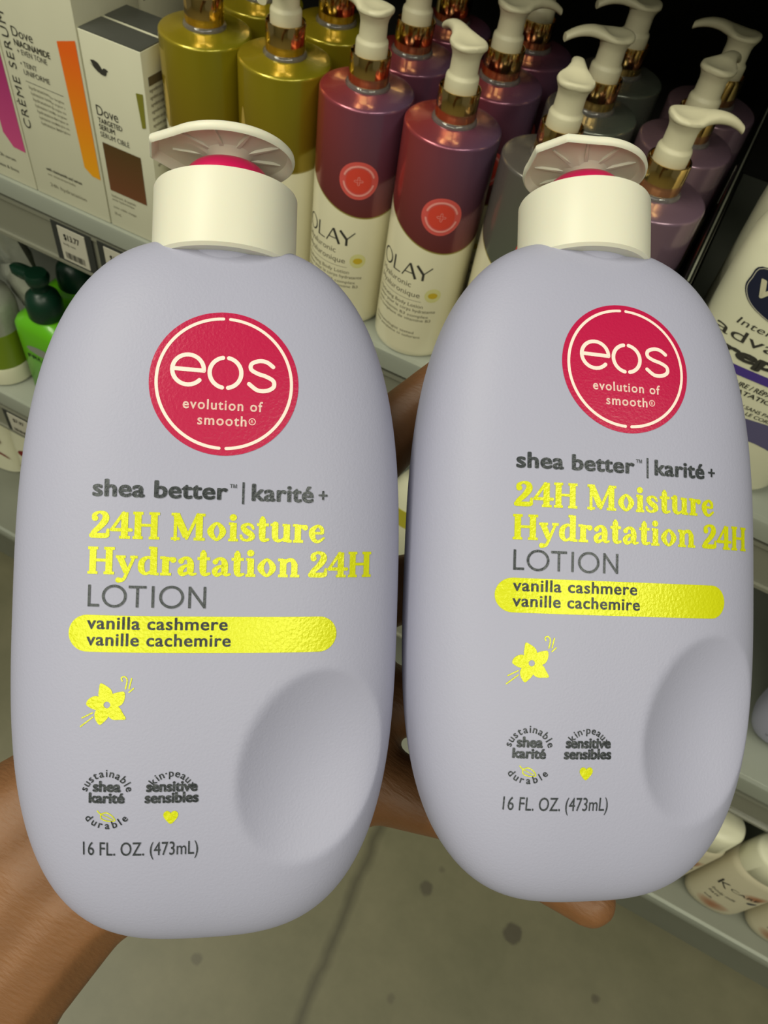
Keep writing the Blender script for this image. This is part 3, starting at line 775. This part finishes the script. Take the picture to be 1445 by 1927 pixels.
specs = [
 ('film_olive', -.3620, .4816, 200, 'olive gold pump bottle beside the open carton, leftmost of the front row'),
 ('film_olive', -.2980, .4845, 276, 'olive gold pump bottle in the front row beside the rose bottles'),
 ('film_olive', -.3620, .5520, 240, 'olive gold pump bottle directly behind the leftmost olive one'),
 ('film_olive', -.2980, .5550, 200, 'olive gold pump bottle behind the second olive one'),
 ('film_rose', -.2333, .4847, 170, 'rose and violet pump bottle, spout left, next to the olive bottles'),
 ('film_rose', -.1675, .4820, 137, 'rose and violet pump bottle standing in front between the two lavender bottles'),
 ('film_rose', -.2333, .5520, 200, 'dim rose pump bottle in the second row behind the left rose one'),
 ('film_rose', -.1675, .5600, 46, 'dim rose pump bottle in the second row with its spout turned right'),
 ('film_rose', -.2333, .6200, 150, 'dark rose pump bottle in the third row, left of its neighbour'),
 ('film_rose', -.1675, .6250, 120, 'dark rose pump bottle in the third row, spout hidden behind the bottle before it'),
 ('film_silver', -.0980, .4830, 107, 'silver grey pump bottle in front with its spout pointing back'),
 ('film_silver', -.0980, .5660, 214, 'silver grey pump bottle in the second row, spout pointing left'),
 ('film_silver', -.0980, .6350, 213, 'silver grey pump bottle in the third row, spout pointing left'),
 ('film_mauve', -.0301, .4890, 29, 'mauve pump bottle in front with its spout pointing right'),
 ('film_mauve', -.0301, .5700, 79, 'mauve pump bottle in the second row, spout turned to the back'),
 ('film_mauve', -.0270, .6380, 180, 'mauve pump bottle in the third row at the dark divider, spout left'),
]
grp = {'film_olive': 'olive gold pump bottles', 'film_rose': 'rose pump bottles', 'film_silver': 'silver grey pump bottles', 'film_mauve': 'mauve pump bottles'}
for film, x, y, a, lab in specs:
    if film not in protos: t = protos[film] = make_pump_bottle(film, lab)
    else: t = dup(protos[film])
    t['label'] = lab; t['group'] = grp[film]; t.location = (x, y, S1)
    for c in kids(t):
        if c.name.startswith('pump_head'): c.rotation_euler = (0, 0, R(a))

# ------------------------------------------------------------------ cartons at the left
def carton(name, label, x0, x1, y0, y1, h, top=None):
    t = thing(name, label, 'carton', (x0, y0, S1))
    w_ = x1 - x0; d = y1 - y0
    obj('box', box(0, w_, 0, d, 0, h - (.0006 if top else 0), .0008), M['card'], t)
    if top: obj('lid_panel', join(box(.0006, w_ - .0006, .0006, d - .0006, h - .0008, h, 0)), M[top], t, False)
    return t
def flat(eps=.00035): return lambda u, v: (u, -eps, v)
# A : leftmost, magenta stripe
ta = carton('serum_carton', 'tall white carton with a magenta stripe at the left edge', -.617, -.534, .450, .520, .25)
obj('magenta_stripe', lay(poly2([(.060, .21), (.081, .205), (.081, .0345), (.068, .0352), (.060, .046)]), flat(), 0), M['pink'], ta, False)
obj('small_print', lay(join(words('Dove', .018, .038, .134, .007, 0), words('HYALURONIC', .018, .052, .127, .004, .01), words('72h serum', .046, .066, .021, .003), words('hydrates & firms', .036, .066, .0105, .003)), flat(), 0), M['ink2'], ta, False)
# B : orange stripe, lettering up its left side
tb = carton('serum_carton', 'tall white carton with an orange stripe and vertical lettering', -.533, -.4525, .450, .520, .26)
sx = .533
prB = []; prBrand = [words('Dove', .0155, .0355, .134, .0070, 0), words('NIACINAMIDE', .0155, .0500, .1272, .0046, .012), words('+ EVEN TONE', .0165, .0455, .1215, .0040), words('• TEINT', .0170, .0330, .1125, .0040), words('UNIFORME', .0185, .0440, .1065, .0040),
       rect2(.018, .0555, .1012, .1016)]
for k in range(7):
    prB.append(words('hydratation lumière soin'[:12 + (k * 5) % 9], .020 + .0008 * k, .040 + .0008 * k, .0962 - .0045 * k, .0026))
    prB.append(words('for brighter skin tone'[:11 + (k * 3) % 8], .0405, .0545, .0950 - .0042 * k, .0020))
prBot = [words('with niacinamide and serum', .0175, .0560, .0270, .0028, .01), words('au niacinamide', .0180, .0480, .0225, .0022), words('24h hydratation', .0180, .0575, .0120, .0034)]
V, F, W = text2('CRÈME SERUM', 0, 1.15)
vert = ([(.0115 - v[1] * .0072, .0600 + v[0] * .0885 / W) for v in V], F)
obj('brand_print', lay(join(*prBrand), flat(), 0), M['ink2'], tb, False)
obj('small_print', lay(join(*prB), flat(), 0), M['ink3'], tb, False)
obj('bottom_print', lay(join(*prBot), flat(), 0), M['ink3'], tb, False)
obj('vertical_lettering', lay(vert, flat(), 0), M['ink2'], tb, False)
obj('orange_stripe', lay(poly2([(.0600, .143), (.0782, .1485), (.0785, .0400), (.0700, .0405), (.0630, .0460)]), flat(), 0), M['orange'], tb, False)
# C : bird carton with dark top
tcn = carton('serum_carton', 'short white carton with a bird print and dark metallic top', -.4510, -.3955, .450, .476, .1590, 'cardin')
bird = [(.0070, .1368), (.0095, .1352), (.0080, .1385), (.0105, .1392), (.0132, .1385), (.0150, .1362), (.0158, .1348), (.0172, .1362), (.0190, .1360), (.0200, .1350), (.0188, .1342), (.0183, .1322), (.0172, .1312), (.0150, .1312), (.0120, .1325)]
obj('bird_print', lay(poly2([((x - .0070) * 1.3 + .0065, (z - .134) * 1.1 + .1345) for x, z in bird]), flat(), 0), M['ink2'], tcn, False)
obj('brand_print', lay(join(words('Dove', .0055, .0260, .0985, .0078), words('TARGETED', .0055, .0285, .0925, .0040, .012), words('SERUM', .0055, .0205, .0872, .0040, .012), words('SÉRUM CIBLÉ', .0055, .0335, .0812, .0040, .0)), flat(), 0), M['ink2'], tcn, False)
obj('small_print', lay(join(words('hyaluronic & peptide', .006, .031, .0295, .0024), words('acide hyaluronique', .006, .029, .0262, .0020), words('soin ciblé visage', .006, .030, .0190, .0022), words('50 mL', .006, .013, .0125, .0026)), flat(), 0), M['ink3'], tcn, False)
obj('bronze_square', lay(rect2(.0058, .0432, .0352, .0766), flat(), 0), M['brown'], tcn, False)
obj('window_slot', join(lay(poly2([(.0470, .1280), (.0535, .1290), (.0525, .1035), (.0490, .1022)]), flat(), 0)), mat('olive_slot', (120, 118, 40), .4), tcn, False)
sideprint = [rect2(.005, .0245, .1335, .1400)] + [words('ingredients aqua glycerin'[:14 + (k * 7) % 10], .005, .022, .129 - .0052 * k, .0026) for k in range(12)]
obj('side_print', lay(join(*sideprint), lambda u, v: (.0555 + .0003, u, v), 0), mat('brown_ink', (96, 84, 60), .6), tcn, False)
tcb = dup(tcn); tcb.location = (-.4510, .4785, S1); tcb['label'] = 'short white carton with dark top standing behind the bird carton'
for o_ in (tcn, tcb): o_['group'] = 'bird cartons'
td = carton('serum_carton', 'tall white carton behind the orange-striped one, lettered on its side', -.535, -.4545, .522, .580, .235)
obj('carton_print', lay(join(*[words('soin visage jour'[:9 + (k * 5) % 7], .006, .040, .21 - .007 * k, .003) for k in range(9)]), lambda u, v: (.0805 + .0003, u, v), 0), M['ink2'], td, False)

# ------------------------------------------------------------------ divider and white lotion bottles
dv = thing('shelf_divider', 'black plastic divider between the mauve bottles and the white bottle', 'divider', (.0115, .452, S1))
obj('panel', join(box(-.0025, .0025, 0, .49, .001, .150, .001), box(-.012, .012, 0, .49, .001, .004, .0005)), M['black'], dv)
obj('edge_strip', box(-.0006, .0006, 0, .49, .1501, .1508), M['steel_dark'], dv, False)
obj('sticker', box(-.0035, -.0028, .170, .178, .118, .145), M['tagpaper'], dv, False)

VX, VY = .084, .497
def vas_ry(z): return .034
def vas_body():
    hw, hd = .0520, .036
    secs = [(0, hw - .006, hd - .006, 3.2, 0, 0), (.002, hw - .002, hd - .002, 3.2, 0, 0), (.008, hw, hd, 3.4, 0, 0), (.10, hw, hd, 3.4, 0, 0), (.150, hw, hd, 3.4, 0, 0), (.172, hw - .001, hd, 3.2, 0, 0), (.184, hw - .004, hd - .001, 2.5, 0, 0), (.192, hw - .010, hd - .003, 2.4, 0, 0), (.197, hw - .020, hd - .008, 2.2, 0, 0), (.199, .020, .020, 2, 0, 0), (.204, .018, .018, 2, 0, 0)]
    return loft(secs, 96)
def on_vas(eps):
    def f(u, v):
        q = min(.999, abs(u) / .0520); y = -.036 * (1 - q ** 3.4) ** (1 / 3.4); return (u, y - eps, v)
    return f
def make_vas(label):
    t = thing('lotion_bottle', label, 'lotion bottle', (VX, VY, S1))
    obj('body', vas_body(), M['whiteb'], t, angle=50)
    obj('flip_cap', loft([(.203, .030, .024, 2.4, 0, 0), (.205, .0315, .0255, 2.4, 0, 0), (.245, .030, .024, 2.4, 0, 0), (.249, .027, .021, 2.4, 0, 0)], 64), M['whiteb'], t, angle=50)
    sh = cr([(-.0405, .160), (-.0375, .1690), (-.016, .1720), (.016, .1720), (.0375, .1690), (.0405, .160), (.0400, .152), (.032, .1445), (.014, .1385), (0, .137), (-.014, .1385), (-.032, .1445), (-.0400, .152)], 4, True)
    s_ = obj('shield_badge', lay(poly2(sh), on_vas(.0003), .003), M['navy'], t)
    obj('shield_outline', lay(join(stroke([(a * .97, .1545 + (b - .1545) * .97, .0005) for a, b in sh], 0, True)), on_vas(.0005), .004), M['tagpaper'], s_)
    obj('shield_lettering', lay(words('Vaseline', -.0345, .0345, .1520, .0105, .035, 1.0, .15), on_vas(.0005), .003), M['pump'], s_)
    obj('dark_lettering', lay(join(words('Intensive care', -.0340, .0340, .1300, .0048, .0, 1.05, .15), words('advanced', -.0440, .0440, .1190, .0080, .0), words('repair', -.0350, .0350, .1075, .0085, .06, 1.0, .1),
        words('MOISTURE / RÉPARATION', -.0290, .0290, .0890, .0036, .02, 1, .15), words('HYDRATATION', -.0290, .0190, .0835, .0034, .02, 1, .15), words('UNSCENTED / SANS PARFUM', -.0290, .0290, .0740, .0028, .01, 1, .15), words('LOTION POUR LE CORPS', -.0290, .0230, .0695, .0028, .01, 1, .15)), on_vas(.0003), .004), M['ink2'], t)
    obj('purple_band', lay(rect2(-.0430, .0430, .0965, .1030), on_vas(.0003), .003), M['purplep'], t)
    obj('swoosh', lay(poly2(cr([(-.0330, .0420), (-.020, .058), (0, .066), (.030, .069), (.046, .066), (.046, .045), (.02, .050), (-.010, .046), (-.025, .034), (-.031, .026), (-.036, .030)], 4, True)), on_vas(.0003), .003), M['violetgrey'], t)
    obj('top_patch', lay(poly2([(-.0380, .1880), (-.0300, .1905), (.030, .1905), (.030, .1820), (-.0400, .1830)]), lambda u, v: (u, on_vas(.001)(u, v)[1] + (.0012 if v > .186 else .0), v), .003), M['violetgrey'], t)
    obj('volume_print', lay(join(words('600 mL', -.030, -.010, .012, .004), words('20.3 FL OZ', -.006, .018, .012, .004)), on_vas(.0003), .004), M['ink2'], t)
    return t
v1 = make_vas('large white lotion bottle with a navy shield badge at the right edge')
v2 = dup(v1); v2.location = (VX, VY + .078, S1); v2['label'] = 'large white lotion bottle standing behind the one with the navy badge'
v1['group'] = v2['group'] = 'white lotion bottles'

# ------------------------------------------------------------------ lower shelf, left: green pump bottles and packs
def make_green(label, loc):
    t = thing('pump_bottle', label, 'soap bottle', loc)
    obj('body', loft([(0, .038, .022, 4, 0, 0), (.003, .041, .025, 4, 0, 0), (.09, .041, .025, 4, 0, 0), (.104, .0405, .0248, 4, 0, 0), (.111, .037, .023, 3.6, 0, 0), (.118, .026, .019, 3, 0, 0), (.121, .016, .016, 2, 0, 0)], 80), M['green'], t, angle=60)
    obj('pump_collar', lathe([(.0185, .119), (.0208, .122), (.0206, .138), (.0180, .148), (.0130, .153), (.0100, .156)], 48), M['dgreen'], t, angle=50)
    obj('pump_head', join(lathe([(.0098, .154), (.0092, .162), (.0120, .165), (.0140, .173), (.0115, .178)], 32), loft([(.165, .006, .006, 2, -.008, 0), (.167, .022, .008, 3, -.014, 0), (.174, .022, .008, 3, -.014, 0), (.177, .017, .005, 3, -.014, 0)], 32)), M['dgreen'], t, angle=50)
    L = obj('silver_label', lay(disc2(.004, .078, .024, 48, 4, ry=.0065), lambda u, v: (u, -.0253, v), 0), M['silverlab'], t, False)
    obj('green_print', lay(join(words('FRUITY', -.022, .024, .062, .006, .02)), lambda u, v: (u, -.0255, v), 0), M['dgreen'], t, False)
    return t
g1 = make_green('lime green pump bottle with a dark green pump on the lower shelf', (-.620, .492, S2))
g2 = dup(g1); g2.location = (-.630, .553, S2); g2['label'] = 'lime green pump bottle in the shade behind the front one'
g1['group'] = g2['group'] = 'lime pump bottles'
t = thing('gel_bottle', 'clear bottle of olive green gel with a white base, at the left edge', 'gel bottle', (-.705, .478, S2))
obj('base_cup', lathe([(.030, 0), (.034, .002), (.035, .006), (.035, .026), (.0345, .028)], 48), M['whiteb'], t)
obj('gel_body', lathe([(.0343, .0275), (.0345, .030), (.0345, .078)], 48), M['olivegel'], t)
obj('clear_top', lathe([(.0342, .0775), (.0342, .105), (.030, .120), (.020, .130), (.015, .133)], 48), M['pouch'], t)
obj('cap', lathe([(.016, .132), (.0165, .134), (.0165, .150), (.015, .152)], 32), M['pouch'], t)
def pouch(label, loc, rot, w_, h, d, m_):
    V = []; F = []; n = 14; r = random.Random(len(label))
    for s in (-1, 1):
        for j in range(n + 1):
            for i in range(n + 1):
                u, v = i / n * 2 - 1, j / n * 2 - 1
                b = max(0, (1 - u ** 4) * (1 - v ** 4)) ** .6
                V.append((u * w_ / 2, s * b * d / 2 + r.uniform(-1, 1) * .0012 * b, v * h / 2))
    N = (n + 1) ** 2
    for s in range(2):
        for j in range(n):
            for i in range(n):
                a = s * N + j * (n + 1) + i; q = (a, a + 1, a + n + 2, a + n + 1); F.append(q if s == 0 else q[::-1])
    o = obj('plastic_pouch', (V, F), m_, None, angle=60); o.location = loc; o.rotation_euler = rot
    return tag(o, label, 'pouch')
pouch('crinkled clear plastic pouch at the left edge, topmost one behind the price rail', (-.735, .545, S2 + .160), (R(25), R(70), R(10)), .11, .10, .03, M['pouch'])
pouch('crinkled clear plastic pouch leaning against the green pump bottle', (-.672, .520, S2 + .098), (R(20), R(55), R(5)), .10, .055, .022, M['pouch'])
pouch('dark green plastic pouch high at the left edge under the price rail', (-.66, .60, S2 + .225), (R(15), R(75), R(5)), .06, .10, .03, M['dgreen'])

# product seen in the slit between the two lavender bottles
t = thing('lotion_bottle', 'white bottle with a yellow band seen through the gap between the lavender bottles', 'lotion bottle', (-.128, .492, S2))
obj('body', loft([(0, .028, .018, 2.6, 0, 0), (.003, .031, .021, 2.6, 0, 0), (.125, .031, .021, 2.6, 0, 0), (.145, .022, .016, 2.2, 0, 0), (.15, .014, .014, 2, 0, 0)], 64), M['whiteb'], t, angle=50)
obj('yellow_band', loft([(.085, .0313, .0213, 2.6, 0, 0), (.112, .0313, .0213, 2.6, 0, 0)], 64), M['yellowlab'], t, angle=50)
obj('cap', lathe([(.0135, .149), (.0145, .151), (.0145, .176), (.013, .178)], 40), M['dgreen'], t)

# ------------------------------------------------------------------ base shelf
def make_short(label, x, y):
    t = thing('lotion_bottle', label, 'lotion bottle', (x, y, S3))
    obj('body', loft([(0, .030, .019, 2.4, 0, 0), (.0015, .034, .022, 2.4, 0, 0), (.006, .037, .0245, 2.4, 0, 0), (.02, .038, .0255, 2.4, 0, 0), (.135, .038, .0255, 2.4, 0, 0), (.147, .035, .024, 2.3, 0, 0), (.150, .030, .022, 2.2, 0, 0)], 80), M['creambrown'], t, angle=50)
    obj('cap', loft([(.149, .0335, .0235, 2.3, 0, 0), (.150, .035, .0245, 2.3, 0, 0), (.188, .034, .024, 2.3, 0, 0), (.192, .031, .021, 2.3, 0, 0), (.193, .02, .014, 2.2, 0, 0)], 80), M['whiteb'], t, angle=50)
    f = lambda u, v: (u, -.0255 * (1 - min(.999, abs(u) / .038) ** 2.4) ** (1 / 2.4) - .0003, v)
    obj('brown_lettering', lay(join(words('K', -.027, -.015, .086, .016, .0), words('CARE', -.013, .022, .092, .007, .0), words('body milk', -.024, .006, .066, .006, .0, 1, .2), words('lait', -.024, -.010, .056, .006, .0, 1, .2), words('soft', -.022, -.012, .040, .005)), f, .003), M['ink2'], t, False)
    obj('blue_mark', lay(disc2(.020, .080, .006, 24, 2, ry=.004), f, .003), M['navy'], t, False)
    return t
s1 = make_short('cream bottle with brown marks and white cap on the base shelf, second from right', .405, .4455)
for x, y, lab in ((.323, .447, 'cream bottle on the base shelf mostly hidden behind the right lavender bottle'), (.487, .4455, 'cream bottle with brown marks at the lower right corner of the photo')):
    s2_ = dup(s1); s2_.location = (x, y, S3); s2_['label'] = lab
for o_ in list(bpy.data.objects):
    if o_.parent is None and o_.get('label', '').startswith('cream bottle'): o_['group'] = 'cream bottles on the base shelf'
def make_red(label, x, y, rz):
    t = thing('cleaner_bottle', label, 'bottle', (x, y, S3), rz)
    obj('body', loft([(0, .036, .026, 3, 0, 0), (.003, .040, .030, 3, 0, 0), (.12, .040, .030, 3, 0, 0), (.150, .028, .024, 2.4, 0, 0), (.165, .015, .015, 2, 0, 0)], 64), M['whiteb'], t, angle=50)
    f = lambda u, v: (u, -.0304, v)
    obj('red_print', lay(join(poly2(cr([(-.028, .055), (-.012, .062), (.02, .048), (.030, .040), (.018, .044), (-.006, .052)], 4, True)), disc2(-.010, .090, .012, 32, 3, ry=.008), disc2(.016, .080, .007, 24, 2)), f, 0), M['red'], t, False)
    obj('cap', lathe([(.0155, .163), (.0165, .165), (.0165, .186), (.015, .188)], 40), M['whiteb'], t)
    return t
r1 = make_red('white bottle with red marks on the base shelf at the left edge', -.842, .520, R(8))
r2 = dup(r1); r2.location = (-.752, .520, S3); r2['label'] = 'white bottle with red marks on the base shelf beside the left lavender bottle'
